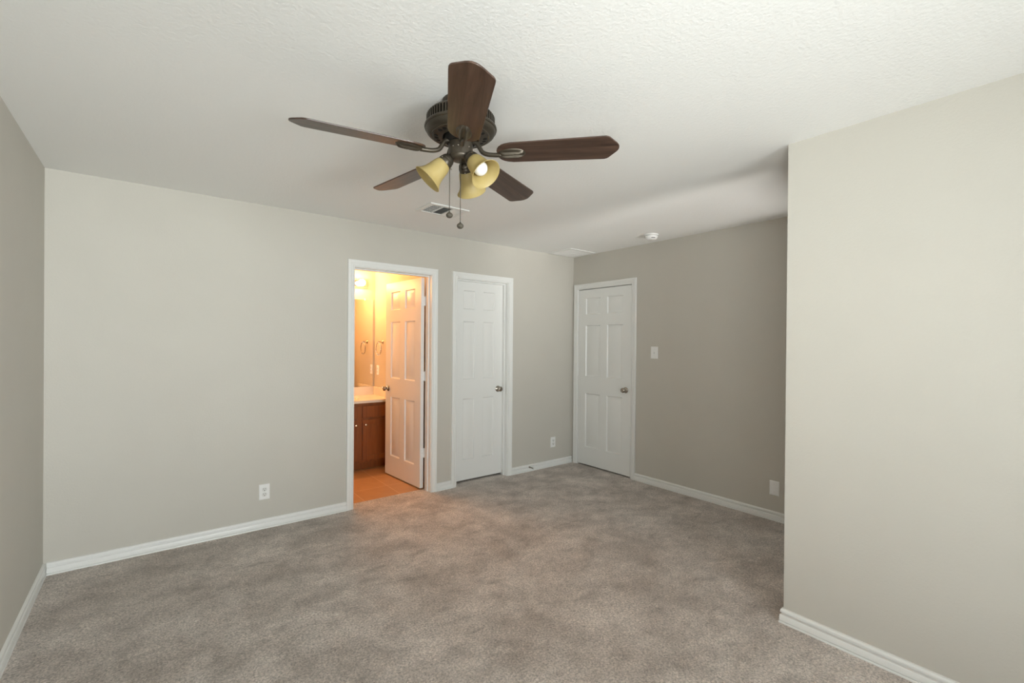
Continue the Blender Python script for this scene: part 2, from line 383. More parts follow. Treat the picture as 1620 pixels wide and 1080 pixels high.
wall(bm, XL-0.12, XR+0.12, 0, H, [(D1[0]-J, D1[1]+J, 0, DT+J), (D2[0]-J, D2[1]+J, 0, DT+J)], lambda a, z, t: (a, YB+WT*t, z))
struct(obj('wall_back', bm, m_wall), 'long greige wall with the bathroom and closet doorways', 'wall')
bm = bmesh.new()
wall(bm, YR, YB, 0, H, [(LY0, LY1, WZ0, WZ1)], lambda a, z, t: (XL-0.12*t, a, z))
struct(obj('wall_left', bm, m_wall), 'greige wall without openings, cut off by the photo edge beside the long wall', 'wall')
bm = bmesh.new()
wall(bm, YR, YB, 0, H, [(D3[0]-J, D3[1]+J, 0, DT+J)], lambda a, z, t: (XR+WT*t, a, z))
struct(obj('wall_right', bm, m_wall), 'shaded greige wall with a door next to the far corner', 'wall')
bm = bmesh.new()
box(bm, XP, XP+0.12, YR, YP, 0, H)
struct(obj('wall_partition', bm, m_wall), 'bright greige wall nearest the viewer ending in an outside corner', 'wall')
bm = bmesh.new()
wall(bm, XP+0.12, XR, 0, H, [(2.90, 3.70, 0, 2.05)], lambda a, z, t: (a, 0.45-0.116*t, z))
struct(obj('wall_passage', bm, m_wall), 'greige cross wall with an open doorway, hidden behind the partition wall', 'wall')
bm = bmesh.new()
wall(bm, XL-0.12, XR+0.12, 0, H, [(WX0, WX1, WZ0, WZ1), (NX0, NX1, WZ0, WZ1)], lambda a, z, t: (a, YR-0.12*t, z))
struct(obj('wall_rear', bm, m_wall), 'greige window wall behind the viewer', 'wall')
# bathroom, closet and hall shells
for nm, a in (('wall_bathroom_back', (BXL-0.1, BXR+0.1, BYB, BYB+0.1, 0, H)), ('wall_bathroom_side', (BXR, BXR+0.08, YB+WT, BYB, 0, H)), ('wall_bathroom_end', (BXL-0.1, BXL, YB+WT, BYB, 0, H))):
    struct(obj(nm, BX(*a), m_wall), {'wall_bathroom_back': 'bathroom wall behind the mirror and light bar, glowing orange', 'wall_bathroom_side': 'bathroom wall that carries the towel ring', 'wall_bathroom_end': 'bathroom wall out of sight past the vanity'}[nm], 'wall')
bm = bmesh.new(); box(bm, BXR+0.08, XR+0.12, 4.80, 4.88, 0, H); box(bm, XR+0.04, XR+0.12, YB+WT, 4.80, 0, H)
struct(obj('wall_closet', bm, m_dark), 'closet wall coloured dark as if unlit, behind the narrow door', 'wall')
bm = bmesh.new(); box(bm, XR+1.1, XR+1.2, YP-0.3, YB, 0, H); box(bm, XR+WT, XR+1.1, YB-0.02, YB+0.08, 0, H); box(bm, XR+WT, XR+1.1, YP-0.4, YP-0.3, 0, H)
struct(obj('wall_hall', bm, m_dark), 'hall wall coloured dark as if unlit, behind the corner door', 'wall')

# window behind the viewer
def window(name, a0, a1, place, label):
    bm = bmesh.new()
    def bx(b_, A, B, p, q, z0, z1):
        vs = [b_.verts.new(place(a, d, z)) for a in (A, B) for d in (p, q) for z in (z0, z1)]
        for f in ((0, 1, 3, 2), (4, 6, 7, 5), (0, 4, 5, 1), (2, 3, 7, 6), (0, 2, 6, 4), (1, 5, 7, 3)): b_.faces.new([vs[i] for i in f])
    am, zm = (a0+a1)/2, (WZ0+WZ1)/2
    for a in ((a0, a0+0.045, WZ0, WZ1), (a1-0.045, a1, WZ0, WZ1), (a0, a1, WZ0, WZ0+0.045), (a0, a1, WZ1-0.045, WZ1), (a0, a1, zm-0.02, zm+0.02), (am-0.02, am+0.02, WZ0, WZ1)):
        bx(bm, a[0], a[1], 0.06, 0.10, a[2], a[3])
    wn = struct(obj(name, bm, m_trim), label, 'window')
    bm = bmesh.new(); bx(bm, a0+0.01, a1-0.01, 0.078, 0.082, WZ0+0.01, WZ1-0.01); obj('window_pane', bm, m_pane, wn)
    bm = bmesh.new(); bx(bm, a0-0.03, a1+0.03, -0.03, 0.06, WZ0-0.02, WZ0); obj('window_sill', bm, m_trim, wn)
window('window_1', WX0, WX1, lambda a, d, z: (a, YR-d, z), 'white framed window behind the viewer')
window('window_3', NX0, NX1, lambda a, d, z: (a, YR-d, z), 'white framed window at the end of the passage behind the partition wall')
window('window_2', LY0, LY1, lambda a, d, z: (XL-d, a, z), 'white framed window in the side wall behind the viewer')

# door frames
pb = lambda a, z, d: (a, YB-d, z)                      # on the back wall
pr = lambda a, z, d: (XR-d, a, z)                      # on the right wall
def frame(name, D, place, s0, s1, label, both=False):
    bm = bmesh.new(); casing(bm, D[0]-0.005, D[1]+0.005, DT+0.005, place)
    o = struct(obj(name, bm, m_trim, smooth=True, auto=35), label, 'door frame')
    bm = bmesh.new(); jamb(bm, D[0], D[1], DT, 0.0, WT, s0, s1, place); obj('door_jamb', bm, m_trim, o)
    return o
frame('trim_1', D1, pb, 0.045, 0.080, 'white moulded frame round the open bathroom doorway')
frame('trim_2', D2, pb, 0.045, 0.080, 'white moulded frame round the narrow closet door')
frame('trim_3', D3, pr, 0.040, 0.075, 'white moulded frame round the door beside the far corner')

# doors
def xs_for(w, st, mid):
    p = (w-2*st-mid)/2; return [(st, st+p), (w-st-p, w-st)]
# 1: bathroom door, hinged on its right, swung into the bathroom
w1 = 0.715; pin = Vector((2.083, YB+WT+0.008, 0))
a_open = math.radians(86.0)
d1 = obj('door_1', panel_slab(w1, 2.022, 0.035, xs_for(w1, 0.112, 0.10), PZ), m_door, smooth=True, auto=20)
# local slab closed: x from pin.x-0.006-w1 .. ; origin moved so that the pin is the turning point
closed = Vector((pin.x-0.006-w1, YB+WT-0.036, 0.014))
rotm = Matrix.Translation(pin) @ Matrix.Rotation(-a_open, 4, 'Z') @ Matrix.Translation(-pin) @ Matrix.Translation(closed)
d1.matrix_world = rotm
struct(d1, 'white six-panel door standing open into the orange lit bathroom', 'door')
obj('door_knob', knob_bm(0.062, 0.912, 0.0, -1), m_nickel, d1, smooth=True)
obj('door_knob', knob_bm(0.062, 0.912, 0.035, 1), m_nickel, d1, smooth=True)
for z in (0.335, 1.075, 1.80):
    bm = bmesh.new()
    pl = rotm.inverted() @ pin
    knuckles(bm, pl.x, pl.y, z)
    box(bm, w1, w1+0.0022, 0.004, pl.y-0.004, z-0.0445, z+0.0445)          # leaf on the slab edge
    # leaf on the jamb, in the slab's frame
    inv = rotm.inverted()
    box(bm, D1[1]-0.0022, D1[1]-0.0002, YB+WT-0.034, pin.y-0.004, z+0.014-0.0445, z+0.014+0.0445, inv)
    box(bm, D1[1]-0.004, D1[1]+0.001, pin.y-0.006, pin.y, z+0.014-0.0445, z+0.014+0.0445, inv)
    h = obj('hinge', bm, m_plate, d1)
    for dz, yy in ((-0.03, 0.012), (0.0, 0.022), (0.03, 0.012)):
        bm = bmesh.new(); lathe(bm, [(0, 0.0012), (0.0028, 0.0010), (0.0036, 0)], 10, axis_mtx((w1+0.0022, yy, z+dz), (1, 0, 0)))
        obj('hinge_screw', bm, m_recept, h)
# 2: closet door, shut, set back in its frame
w2 = D2[1]-D2[0]-0.006
d2 = obj('door_2', panel_slab(w2, 2.022, 0.035, xs_for(w2, 0.115, 0.104), PZ), m_door, loc=(D2[0]+0.003, YB+0.081, 0.021), smooth=True, auto=20)
struct(d2, 'narrow white six-panel door shut and set back in its frame', 'door')
obj('door_knob', knob_bm(w2-0.062, 0.905, 0.0, -1), m_nickel, d2, smooth=True)
# 3: corner door on the right wall, shut, flush with the room
w3 = D3[1]-D3[0]-0.007
d3 = obj('door_3', panel_slab(w3, 2.022, 0.035, xs_for(w3, 0.112, 0.10), PZ), m_door, loc=(XR+0.001, D3[1]-0.0035, 0.016), rot=(0, 0, -PI/2), smooth=True, auto=20)
struct(d3, 'white six-panel door shut flush beside the far corner', 'door')
obj('door_knob', knob_bm(w3-0.066, 0.908, 0.0, -1), m_nickel, d3, smooth=True)
for z in (0.332, 1.07, 1.802):
    bm = bmesh.new(); knuckles(bm, -0.002, -0.0065, z, r=0.0065); box(bm, -0.0015, 0.0, -0.004, 0.02, z-0.0445, z+0.0445)
    obj('hinge', bm, m_plate, d3)

# baseboards (travel so that the room lies to the left)
def base(name, path, label):
    bm = bmesh.new(); sweep(bm, path, BASE); return struct(obj(name, bm, m_trim, smooth=True, auto=40), label, 'baseboard')
c = 0.062
base('baseboard_back', [(D1[0]-c, YB), (XL+0.0165, YB)], 'long white baseboard under the wall left of the bathroom doorway')
base('baseboard_back', [(D2[0]-c, YB), (D1[1]+c, YB)], 'short white baseboard between the bathroom and closet doorways')
base('baseboard_back', [(XR-0.017, YB), (D2[1]+c, YB)], 'white baseboard with a door stop, running to the far corner')
base('baseboard_left', [(XL, YB), (XL, YR)], 'white baseboard under the blank side wall')
base('baseboard_right', [(XR, 0.45), (XR, D3[0]-c)], 'shaded white baseboard under the blank plate')
base('baseboard_partition', [(XP, YR), (XP, YP), (XP+0.12, YP), (XP+0.12, 0.45)], 'white baseboard wrapping the outside corner nearest the viewer')

# ------------------------------------------------------------------ ceiling fan
FX, FY = 1.033, 1.6846
fan = thing('ceiling_fan', 'five-bladed dark bronze ceiling fan with three amber bell shades', 'ceiling fan', (FX, FY, H))
Z = lambda z: z-H
bm = bmesh.new(); lathe(bm, [(0, 0), (0.078, 0), (0.079, -0.006), (0.076, -0.014), (0.066, -0.024), (0.045, -0.032), (0.030, -0.036), (0.022, -0.040), (0.022, -0.052), (0, -0.052)], 48)
obj('canopy', bm, m_bronze, fan, smooth=True, auto=40)
bm = bmesh.new()
lathe(bm, [(0, Z(2.396)), (0.060, Z(2.396)), (0.100, Z(2.392)), (0.128, Z(2.384)), (0.138, Z(2.377)), (0.1410, Z(2.370)), (0.1285, Z(2.368)), (0.1300, Z(2.334)), (0.1465, Z(2.333)), (0.1515, Z(2.329)), (0.1530, Z(2.324)), (0.1515, Z(2.319)),
           (0.1475, Z(2.317)), (0.1465, Z(2.312)), (0.1430, Z(2.3045)), (0.1370, Z(2.2985)), (0.1290, Z(2.2945)), (0.1235, Z(2.2930)), (0.1225, Z(2.2895)), (0.1195, Z(2.2885)), (0.1165, Z(2.2905)), (0.0900, Z(2.2860)), (0.0800, Z(2.2840)), (0.0765, Z(2.2855)), (0.0735, Z(2.310)), (0, Z(2.310))], 80)
mh = obj('motor_housing', bm, m_bronze, fan, smooth=True, auto=24)
bm = bmesh.new()
for k in range(64):                                     # upright fins of the vent band
    a = 2*PI*k/64
    box(bm, 0.127, 0.1445, -0.0026, 0.0026, Z(2.334), Z(2.369), Matrix.Rotation(a, 4, 'Z') @ Matrix.Shear('XZ', 4, (0, 0)))
obj('vent_fins', bm, m_bronze, mh)
for k in range(5):
    for da in (-0.42, -0.14, 0.14, 0.42):
        a = math.radians(-46.4+36)+2*PI*k/5+da*0.9
        zc = Z(2.2883)
        n = Vector((0.24*math.cos(a), 0.24*math.sin(a), -1)).normalized()
        bm = bmesh.new(); lathe(bm, [(0, 0.0007), (0.0085, 0.0007), (0.0088, -0.001)], 14, axis_mtx((0.1035*math.cos(a), 0.1035*math.sin(a), zc), n))
        obj('vent_hole_disc', bm, m_black, mh)  # black disc on the pan stands in for a hole's shade
bm = bmesh.new(); lathe(bm, [(0, Z(2.309)), (0.066, Z(2.308)), (0.068, Z(2.290)), (0.066, Z(2.268)), (0.058, Z(2.262)), (0, Z(2.262))], 40)
obj('flywheel', bm, m_black, fan, smooth=True, auto=40)  # coloured black for the shade of the recess around it
bm = bmesh.new(); lathe(bm, [(0, Z(2.264)), (0.049, Z(2.264)), (0.0515, Z(2.2615)), (0.0515, Z(2.2085)), (0.0500, Z(2.2062)), (0.0480, Z(2.2055)), (0.0465, Z(2.2010)), (0.0420, Z(2.1950)), (0.0340, Z(2.1905)), (0.0220, Z(2.1880)), (0.010, Z(2.1870)), (0, Z(2.1868))], 48)
sw = obj('switch_housing', bm, m_bronze, fan, smooth=True, auto=26)
for a in (math.radians(-78), math.radians(-133), math.radians(-160)):
    bm = bmesh.new(); lathe(bm, [(0, 0.002), (0.003, 0.0015), (0.004, 0)], 12, axis_mtx((0.0512*math.cos(a), 0.0512*math.sin(a), Z(2.236)), (math.cos(a), math.sin(a), 0)))
    obj('housing_screw', bm, m_nickel, sw)

def blade_outline():
    top = [(0.158, 0.018), (0.162, 0.030), (0.170, 0.042), (0.182, 0.052), (0.198, 0.059), (0.220, 0.0635), (0.300, 0.0655), (0.450, 0.0690), (0.590, 0.0725), (0.604, 0.0722), (0.613, 0.0690), (0.620, 0.0640), (0.650, 0.026), (0.656, 0.016), (0.659, 0.006)]
    return top + [(x, -y) for x, y in reversed(top)]
def blade_bm():
    bm = bmesh.new(); prism(bm, blade_outline(), -0.003, 0.003); return bm
def bracket_bm():
    bm = bmesh.new()
    # shield under the blade root, domed with three ribs
    n, mrow = 64, 16; ctr = (0.222, 0.0)
    rings = []
    for j in range(mrow+1):
        s = 1-j/mrow; ring = []
        for i in range(n):
            a = 2*PI*i/n
            L_ = 0.056 if math.cos(a) > 0 else 0.060
            x = ctr[0]+L_*s*math.cos(a); y = 0.031*s*math.sin(a)
            d = 0.0055*min(1, (1-s)*6)
            d += 0.0100*math.exp(-((abs(y)-0.0105)/0.0042)**2)*(1-s**6)
            ring.append(bm.verts.new((x, y, -0.0032-d)))
        rings.append(ring)
        if j == mrow-1: break
    for a, b in zip(rings, rings[1:]):
        for i in range(n): bm.faces.new((a[i], a[(i+1) % n], b[(i+1) % n], b[i]))
    bm.faces.new(rings[-1]); top = [bm.verts.new((v.co.x, v.co.y, -0.0030)) for v in rings[0]]
    for i in range(n): bm.faces.new((rings[0][i], top[i], top[(i+1) % n], rings[0][(i+1) % n]))
    bm.faces.new(top)
    return bm
def arm_bm():
    bm = bmesh.new()
    tube(bm, smooth_path([(0.050, 0, 0.052), (0.070, 0, 0.046), (0.082, 0, 0.026), (0.096, 0, 0.006), (0.120, 0, -0.004), (0.150, 0, -0.0075), (0.176, 0, -0.0085)], 5), [0.0095]*15+[0.0092]*16, 12)
    return bm
BZ = Z(2.214)
b0 = None
for k in range(5):
    a = math.radians(-46.42+72*k)
    rz = Matrix.Rotation(a, 4, 'Z'); base_m = Matrix.Translation((0, 0, BZ)) @ rz
    tilt = Matrix.Rotation(math.radians(-12.5), 4, 'X')
    if b0 is None:
        b0 = obj('blade', blade_bm(), m_blade, fan, smooth=False, bevel=0.0012)
        i0 = obj('blade_bracket', bracket_bm(), m_bronze, fan, smooth=True, auto=50)
        a0 = obj('bracket_arm', arm_bm(), m_bronze, i0, smooth=True)
        bl, br, ar = b0, i0, a0
    else:
        bl, br, ar = b0.copy(), i0.copy(), a0.copy()
        for o in (bl, br, ar): COL.objects.link(o)
        ar.parent = br
    bl.matrix_local = base_m @ tilt; br.matrix_local = base_m @ tilt
    ar.matrix_local = tilt.inverted()

SH = [(0.0, 0.0270), (0.004, 0.0300), (0.012, 0.0345), (0.024, 0.0378), (0.040, 0.0402), (0.056, 0.0425), (0.070, 0.0458), (0.082, 0.0505), (0.092, 0.0562), (0.100, 0.0625), (0.104, 0.0660)]
def shade_bm():
    bm = bmesh.new()
    lathe(bm, [(r, s) for s, r in SH] + [(SH[-1][1]-0.0008, SH[-1][0]+0.0012)] + [(r-0.003, s) for s, r in reversed(SH)], 48)
    for_close = None
    return bm
for az, nr in ((37.0, 0.067), (-75.0, 0.070), (152.0, 0.066)):
    a = math.radians(az); hv = Vector((math.cos(a), math.sin(a), 0))
    ax = (hv*1.0 + Vector((0, 0, -1.05))).normalized()
    neck = hv*nr + Vector((0, 0, Z(2.177)))
    Mx = axis_mtx(neck, ax)
    bm = bmesh.new()
    tube(bm, smooth_path([hv*0.030+Vector((0, 0, Z(2.198))), hv*0.040+Vector((0, 0, Z(2.202))), neck-ax*0.026], 5), 0.011, 12)
    la = obj('lamp_arm', bm, m_bronze, fan, smooth=True)
    bm = bmesh.new(); lathe(bm, [(0, -0.036), (0.014, -0.035), (0.022, -0.030), (0.027, -0.022), (0.0285, -0.016), (0.0275, -0.014), (0.0300, -0.011), (0.0312, -0.004), (0.0312, 0.006), (0.0290, 0.007), (0.0262, 0.004), (0.012, 0.003), (0, 0.003)], 36)
    sc = obj('lamp_socket', bm, m_bronze, fan, smooth=True, auto=40); sc.matrix_local = Mx
    for q in range(3):
        bm = bmesh.new(); lathe(bm, [(0, 0.008), (0.0028, 0.008), (0.0032, 0.006), (0.0016, 0.005), (0.0016, 0)], 10, axis_mtx((0.031*math.cos(q*2.09+0.5), 0.031*math.sin(q*2.09+0.5), 0.0), (math.cos(q*2.09+0.5), math.sin(q*2.09+0.5), 0)))
        obj('thumb_screw', bm, m_nickel, sc)
    sh = obj('lamp_shade', shade_bm(), m_amber, fan, smooth=True, auto=60); sh.matrix_local = Mx
    bm = bmesh.new(); lathe(bm, [(0, 0.003), (0.013, 0.004), (0.0135, 0.022), (0.017, 0.034)] + [(0.030*math.sin(t), 0.060-0.030*math.cos(t)) for t in [0.75+0.2*i for i in range(12)]] + [(0, 0.090)], 32)
    bb = obj('bulb', bm, m_bulb, fan, smooth=True); bb.matrix_local = Mx
rh = Vector((0.852, -0.523, 0)); fh = Vector((0.523, 0.852, 0))
for off, ztop, zb in ((rh*-0.0455, 2.214, 1.957), (rh*0.0005-fh*0.030, 2.190, 1.906)):
    bm = bmesh.new(); tube(bm, [off+Vector((0, 0, Z(ztop)+0.004)), off+Vector((0, 0, Z(zb)+0.012))], 0.0016, 8)
    ch_ = obj('pull_chain', bm, m_dull, fan, smooth=True)
    bm = bmesh.new(); lathe(bm, [(0, 0.0165), (0.003, 0.016), (0.004, 0.012)] + [(0.0142*math.sin(t), 0.0122*math.cos(t)) for t in [0.4+0.21*i for i in range(13)]] + [(0, -0.0122)], 28, Matrix.Translation(off+Vector((0, 0, Z(zb)))))
    obj('chain_ball', bm, m_dull, ch_, smooth=True)

# ------------------------------------------------------------------ ceiling fittings
v1 = thing('ceiling_vent', 'white ceiling register with open louvres coloured dark for shade behind the fan pull chains', 'vent', (1.770, 3.150, H))
X0, X1, Y0, Y1 = -0.168, 0.168, -0.132, 0.132; IX, IY = 0.132, 0.096
bm = bmesh.new()
wall(bm, X0, X1, Y0, Y1, [(-IX, IX, -IY, IY)], lambda a, b, t: (a, b, -0.010*(1-t)))
obj('vent_frame', bm, m_vent, v1, bevel=0.004)
obj('vent_backing', BX(-IX, IX, -IY, IY, -0.0015, 0.0), m_vent_shade, v1)  # thin dark plate stands in for the shaded depth of a duct
bm = bmesh.new()
for k in (-1, 1): box(bm, k*0.044-0.004, k*0.044+0.004, -IY, IY, -0.009, -0.001)
obj('vent_divider', bm, m_vent, v1)
def louvre(x0, x1, y0, y1, tx, ty, d=0.0035):
    m_ = Matrix.Translation(((x0+x1)/2, (y0+y1)/2, -0.0052)) @ Matrix.Rotation(ty, 4, 'Y') @ Matrix.Rotation(tx, 4, 'X')
    bm = bmesh.new(); box(bm, -(x1-x0)/2, (x1-x0)/2, -(y1-y0)/2, (y1-y0)/2, -0.0005, 0.0005, m_); return bm
for k in range(5):                                      # left bank: slats along y, open to the viewer, with a cross grid
    x = -IX+0.012+k*0.0165; obj('louvre', louvre(x-0.0025, x+0.0025, -IY, IY, 0, math.radians(-34)), m_vent, v1)
for k in range(5):
    y = -IY+0.032*k+0.032; obj('cross_bar', BX(-IX, -0.048, y-0.0013, y+0.0013, -0.0070, -0.0045), m_vent, v1)
for k in range(9):                                      # middle bank: slats along x, seen open, shade put into their grey colour
    y = -IY+0.0215*k+0.010; obj('louvre', louvre(-0.040, 0.040, y-0.0042, y+0.0042, math.radians(20), 0), m_vent_shade, v1)
for k in range(6):                                      # right bank: slats closed to the viewer
    x = 0.055+k*0.0150; obj('louvre', louvre(x-0.0075, x+0.0075, -IY, IY, 0, math.radians(16)), m_vent, v1)
v2 = thing('ceiling_vent', 'flat white return grille on the ceiling in the far corner', 'vent', (3.735, 3.690, H))
bm = bmesh.new(); wall(bm, -0.200, 0.200, -0.178, 0.178, [(-0.170, 0.170, -0.148, -0.006), (-0.170, 0.170, 0.006, 0.148)], lambda a, b, t: (a, b, -0.009*(1-t)))
obj('vent_frame', bm, m_vent, v2, bevel=0.003)
obj('vent_backing', BX(-0.170, 0.170, -0.148, 0.148, -0.0015, 0.0), m_vent, v2)
for k in range(22):
    y = -0.148+0.0068+k*0.0135
    if abs(y) < 0.008: continue
    obj('louvre', louvre(-0.170, 0.170, y-0.0055, y+0.0055, math.radians(-25), 0), m_vent, v2)
sd = thing('smoke_detector', 'round white smoke detector on the ceiling beyond the far door', 'smoke detector', (3.680, 2.600, H))
bm = bmesh.new(); lathe(bm, [(0, 0), (0.062, 0), (0.0635, -0.004), (0.062, -0.010), (0.052, -0.0115), (0, -0.0115)], 48); obj('mounting_base', bm, m_plate, sd, smooth=True, auto=40)
bm = bmesh.new(); lathe(bm, [(0, -0.0115), (0.048, -0.0115), (0.049, -0.0150), (0.0555, -0.0160), (0.0565, -0.0190), (0.0550, -0.0260), (0.0510, -0.0350), (0.0450, -0.0430), (0.0370, -0.0480), (0.0300, -0.0500), (0, -0.0505)], 48); hd = obj('detector_head', bm, m_plate, sd, smooth=True, auto=50)
bm = bmesh.new(); lathe(bm, [(0, -0.0530), (0.010, -0.0525), (0.011, -0.0500)], 20, Matrix.Translation((-0.014, -0.016, 0))); obj('test_button', bm, m_recept, hd, smooth=True)
bm = bmesh.new(); aa = math.radians(-125)
tube(bm, [((0.0500-0.004*0)*math.cos(aa+t), (0.0500)*math.sin(aa+t), -0.0365) for t in [-0.40+0.1*i for i in range(9)]], [0.001]+[0.0032]*7+[0.001], 8); obj('sounder_slot', bm, m_slot, hd, smooth=True)

# ------------------------------------------------------------------ wall fittings (built on a wall that faces -y, then turned)
def plate_bm(w, h, t=0.0055):
    bm = bmesh.new()
    rows = [[bm.verts.new((sx*(w/2-i), -d, sz*(h/2-i))) for sx, sz in ((-1, -1), (1, -1), (1, 1), (-1, 1))] for i, d in ((0, 0), (0, 0.002), (0.003, t-0.0008), (0.006, t))]
    for a, b in zip(rows, rows[1:]):
        for k in range(4): bm.faces.new((a[k], a[(k+1) % 4], b[(k+1) % 4], b[k]))
    bm.faces.new(rows[0]); bm.faces.new(rows[-1]); return bm
def screw(parent, x, z, y=-0.0055):
    bm = bmesh.new(); lathe(bm, [(0, 0.0010), (0.0024, 0.0008), (0.0032, 0)], 12, axis_mtx((x, y, z), (0, -1, 0))); return obj('screw', bm, m_recept, parent, smooth=True)
def outlet(loc, rz, label, group=None):
    o = thing('wall_outlet', label, 'outlet', loc, rz, group)
    obj('cover_plate', plate_bm(0.073, 0.116), m_plate, o)
    screw(o, 0, 0)
    for s in (-1, 1):
        bm = bmesh.new(); n = 24; pts = []
        for i in range(n):
            a = 2*PI*i/n; pts.append((0.0172*math.cos(a), max(-0.0140, min(0.0140, 0.0172*math.sin(a)))))
        fr = [bm.verts.new((x, -0.0072, z+s*0.0195)) for x, z in pts]; bk = [bm.verts.new((x, -0.005, z+s*0.0195)) for x, z in pts]
        bm.faces.new(fr)
        for i in range(n): bm.faces.new((fr[i], fr[(i+1) % n], bk[(i+1) % n], bk[i]))
        r = obj('receptacle', bm, m_recept, o)
        bm = bmesh.new(); zc = s*0.0195
        box(bm, -0.0078, -0.0052, -0.0076, -0.0070, zc+0.000, zc+0.0085); box(bm, 0.0052, 0.0078, -0.0076, -0.0070, zc+0.001, zc+0.0080)
        lathe(bm, [(0, 0.0003), (0.0032, 0.0003), (0.0032, -0.0003)], 14, axis_mtx((0, -0.0073, zc-0.0075), (0, -1, 0)))
        obj('slots', bm, m_slot, r)
    return o
out = outlet((0.681, YB, 0.276), 0, 'white duplex outlet low on the long wall, near the bathroom doorway')
dup(out, (3.662, YB, 0.276), 0, 'white duplex outlet low on the wall between closet door and far corner')
ls = thing('light_switch', 'white toggle switch plate beside the far corner door', 'light switch', (XR, 2.762, 1.331), -PI/2)
obj('cover_plate', plate_bm(0.082, 0.120), m_plate, ls)
bm = bmesh.new(); box(bm, -0.0052, 0.0052, -0.0062, -0.005, -0.012, 0.012); t_ = obj('toggle_collar', bm, m_recept, ls)
bm = bmesh.new(); box(bm, -0.0042, 0.0042, -0.017, 0.0, -0.0045, 0.0045, Matrix.Translation((0, -0.004, 0)) @ Matrix.Rotation(math.radians(28), 4, 'X')); obj('toggle_lever', bm, m_plate, ls, bevel=0.001)
screw(ls, 0, 0.030); screw(ls, 0, -0.030)
bp_ = thing('blank_wall_plate', 'blank plate low on the shaded wall near the outside corner', 'wall plate', (XR, 1.621, 0.260), -PI/2)
obj('cover_plate', plate_bm(0.073, 0.116), m_plate, bp_); screw(bp_, 0, 0.030); screw(bp_, 0, -0.030)
ds = thing('door_stop', 'small spring door stop sticking out of the baseboard past the closet door', 'door stop', (3.300, YB-0.0118, 0.046))
bm = bmesh.new(); lathe(bm, [(0, -0.002), (0.011, -0.002), (0.011, 0.004), (0.008, 0.009), (0.006, 0.011), (0, 0.011)], 20, axis_mtx((0, 0, 0), (0, -1, 0))); obj('stop_base', bm, m_nickel, ds, smooth=True, auto=40)
bm = bmesh.new()
tube(bm, [(0.0052*math.cos(t*0.9), -0.010-0.00085*t, 0.0052*math.sin(t*0.9)) for t in range(0, 74)], 0.0014, 6); obj('spring', bm, m_nickel, ds, smooth=True)
bm = bmesh.new(); lathe(bm, [(0, 0.070), (0.007, 0.070), (0.0085, 0.074), (0.0085, 0.084), (0.006, 0.088), (0, 0.089)], 20, axis_mtx((0, 0, 0), (0, -1, 0))); obj('rubber_tip', bm, m_plate, ds, smooth=True, auto=50)

# ------------------------------------------------------------------ bathroom
VY = 5.000; VX0 = 0.95
vc = thing('vanity_cabinet', 'reddish brown wooden vanity cabinet with white knobs inside the bathroom', 'cabinet', (0, 0, 0))
bm = bmesh.new()
for a in ((VX0, BXR-0.001, VY, VY+0.019, 0.088, 0.742), (VX0, VX0+0.018, VY+0.019, BYB-0.001, 0.088, 0.742), (BXR-0.019, BXR-0.001, VY+0.019, BYB-0.001, 0.088, 0.742), (VX0+0.018, BXR-0.019, VY+0.019, BYB-0.001, 0.088, 0.106)): box(bm, *a)
obj('cabinet_body', bm, m_cab, vc)
obj('toe_kick', BX(VX0, BXR-0.001, VY+0.065, VY+0.083, 0.0, 0.088), m_cab, vc)
def shaker(w, h, fr, rec):
    bm = bmesh.new(); wall(bm, 0, w, 0, h, [(fr, w-fr, fr, h-fr)], lambda a, z, t: (a, -0.018*(1-t), z)); box(bm, fr-0.001, w-fr+0.001, -0.018+rec, 0.0, fr-0.001, h-fr+0.001); return bm
for x0, side in ((1.831, 1), (1.461, -1), (1.045, 1)):
    w = 0.322 if x0 > 1.2 else 0.37
    dr = obj('cabinet_door', shaker(w, 0.444, 0.050, 0.008), m_cab, vc, loc=(x0, VY, 0.113), bevel=0.0015)
    kx = 0.030 if side > 0 else w-0.030
    bm = bmesh.new(); lathe(bm, [(0, 0.0), (0.008, 0), (0.006, 0.004), (0.005, 0.010), (0.009, 0.014), (0.0145, 0.019), (0.0150, 0.024), (0.011, 0.029), (0, 0.031)], 24, axis_mtx((kx, -0.018, 0.392), (0, -1, 0))); obj('knob', bm, m_chrome, dr, smooth=True)
    obj('drawer_front', BX(0, w, -0.018, 0.0, 0, 0.131), m_cab, vc, loc=(x0, VY, 0.579), bevel=0.003)
# countertop with a sunken oval basin
ct = thing('countertop', 'cream one-piece vanity top with backsplash and oval basin', 'countertop', (0, 0, 0.742))
bm = bmesh.new()
nx, ny = 90, 36; cx, cy, ra, rb = 1.62, 5.215, 0.235, 0.165; x0, x1, y0, y1 = VX0-0.005, BXR, VY-0.022, BYB
g = []
for i in range(nx+1):
    row = []
    for j in range(ny+1):
        x = x0+(x1-x0)*i/nx; y = y0+(y1-y0)*j/ny; e = ((x-cx)/ra)**2+((y-cy)/rb)**2
        d = 0.0 if e > 1.15 else (0.004*math.exp(-((e-1.05)/0.06)**2) if e > 0.98 else -0.13*(1-e**1.6)**0.75 + 0.003)
        row.append(bm.verts.new((x, y, 0.028+d)))
    g.append(row)
for i in range(nx):
    for j in range(ny): bm.faces.new((g[i][j], g[i+1][j], g[i+1][j+1], g[i][j+1]))
rim = [g[i][0] for i in range(nx+1)] + [g[nx][j] for j in range(1, ny+1)] + [g[i][ny] for i in range(nx-1, -1, -1)] + [g[0][j] for j in range(ny-1, 0, -1)]
low = [bm.verts.new((v.co.x, v.co.y, 0.0)) for v in rim]
for k in range(len(rim)): bm.faces.new((rim[k], rim[(k+1) % len(rim)], low[(k+1) % len(rim)], low[k]))
obj('top', bm, m_counter, ct, smooth=True, auto=40)
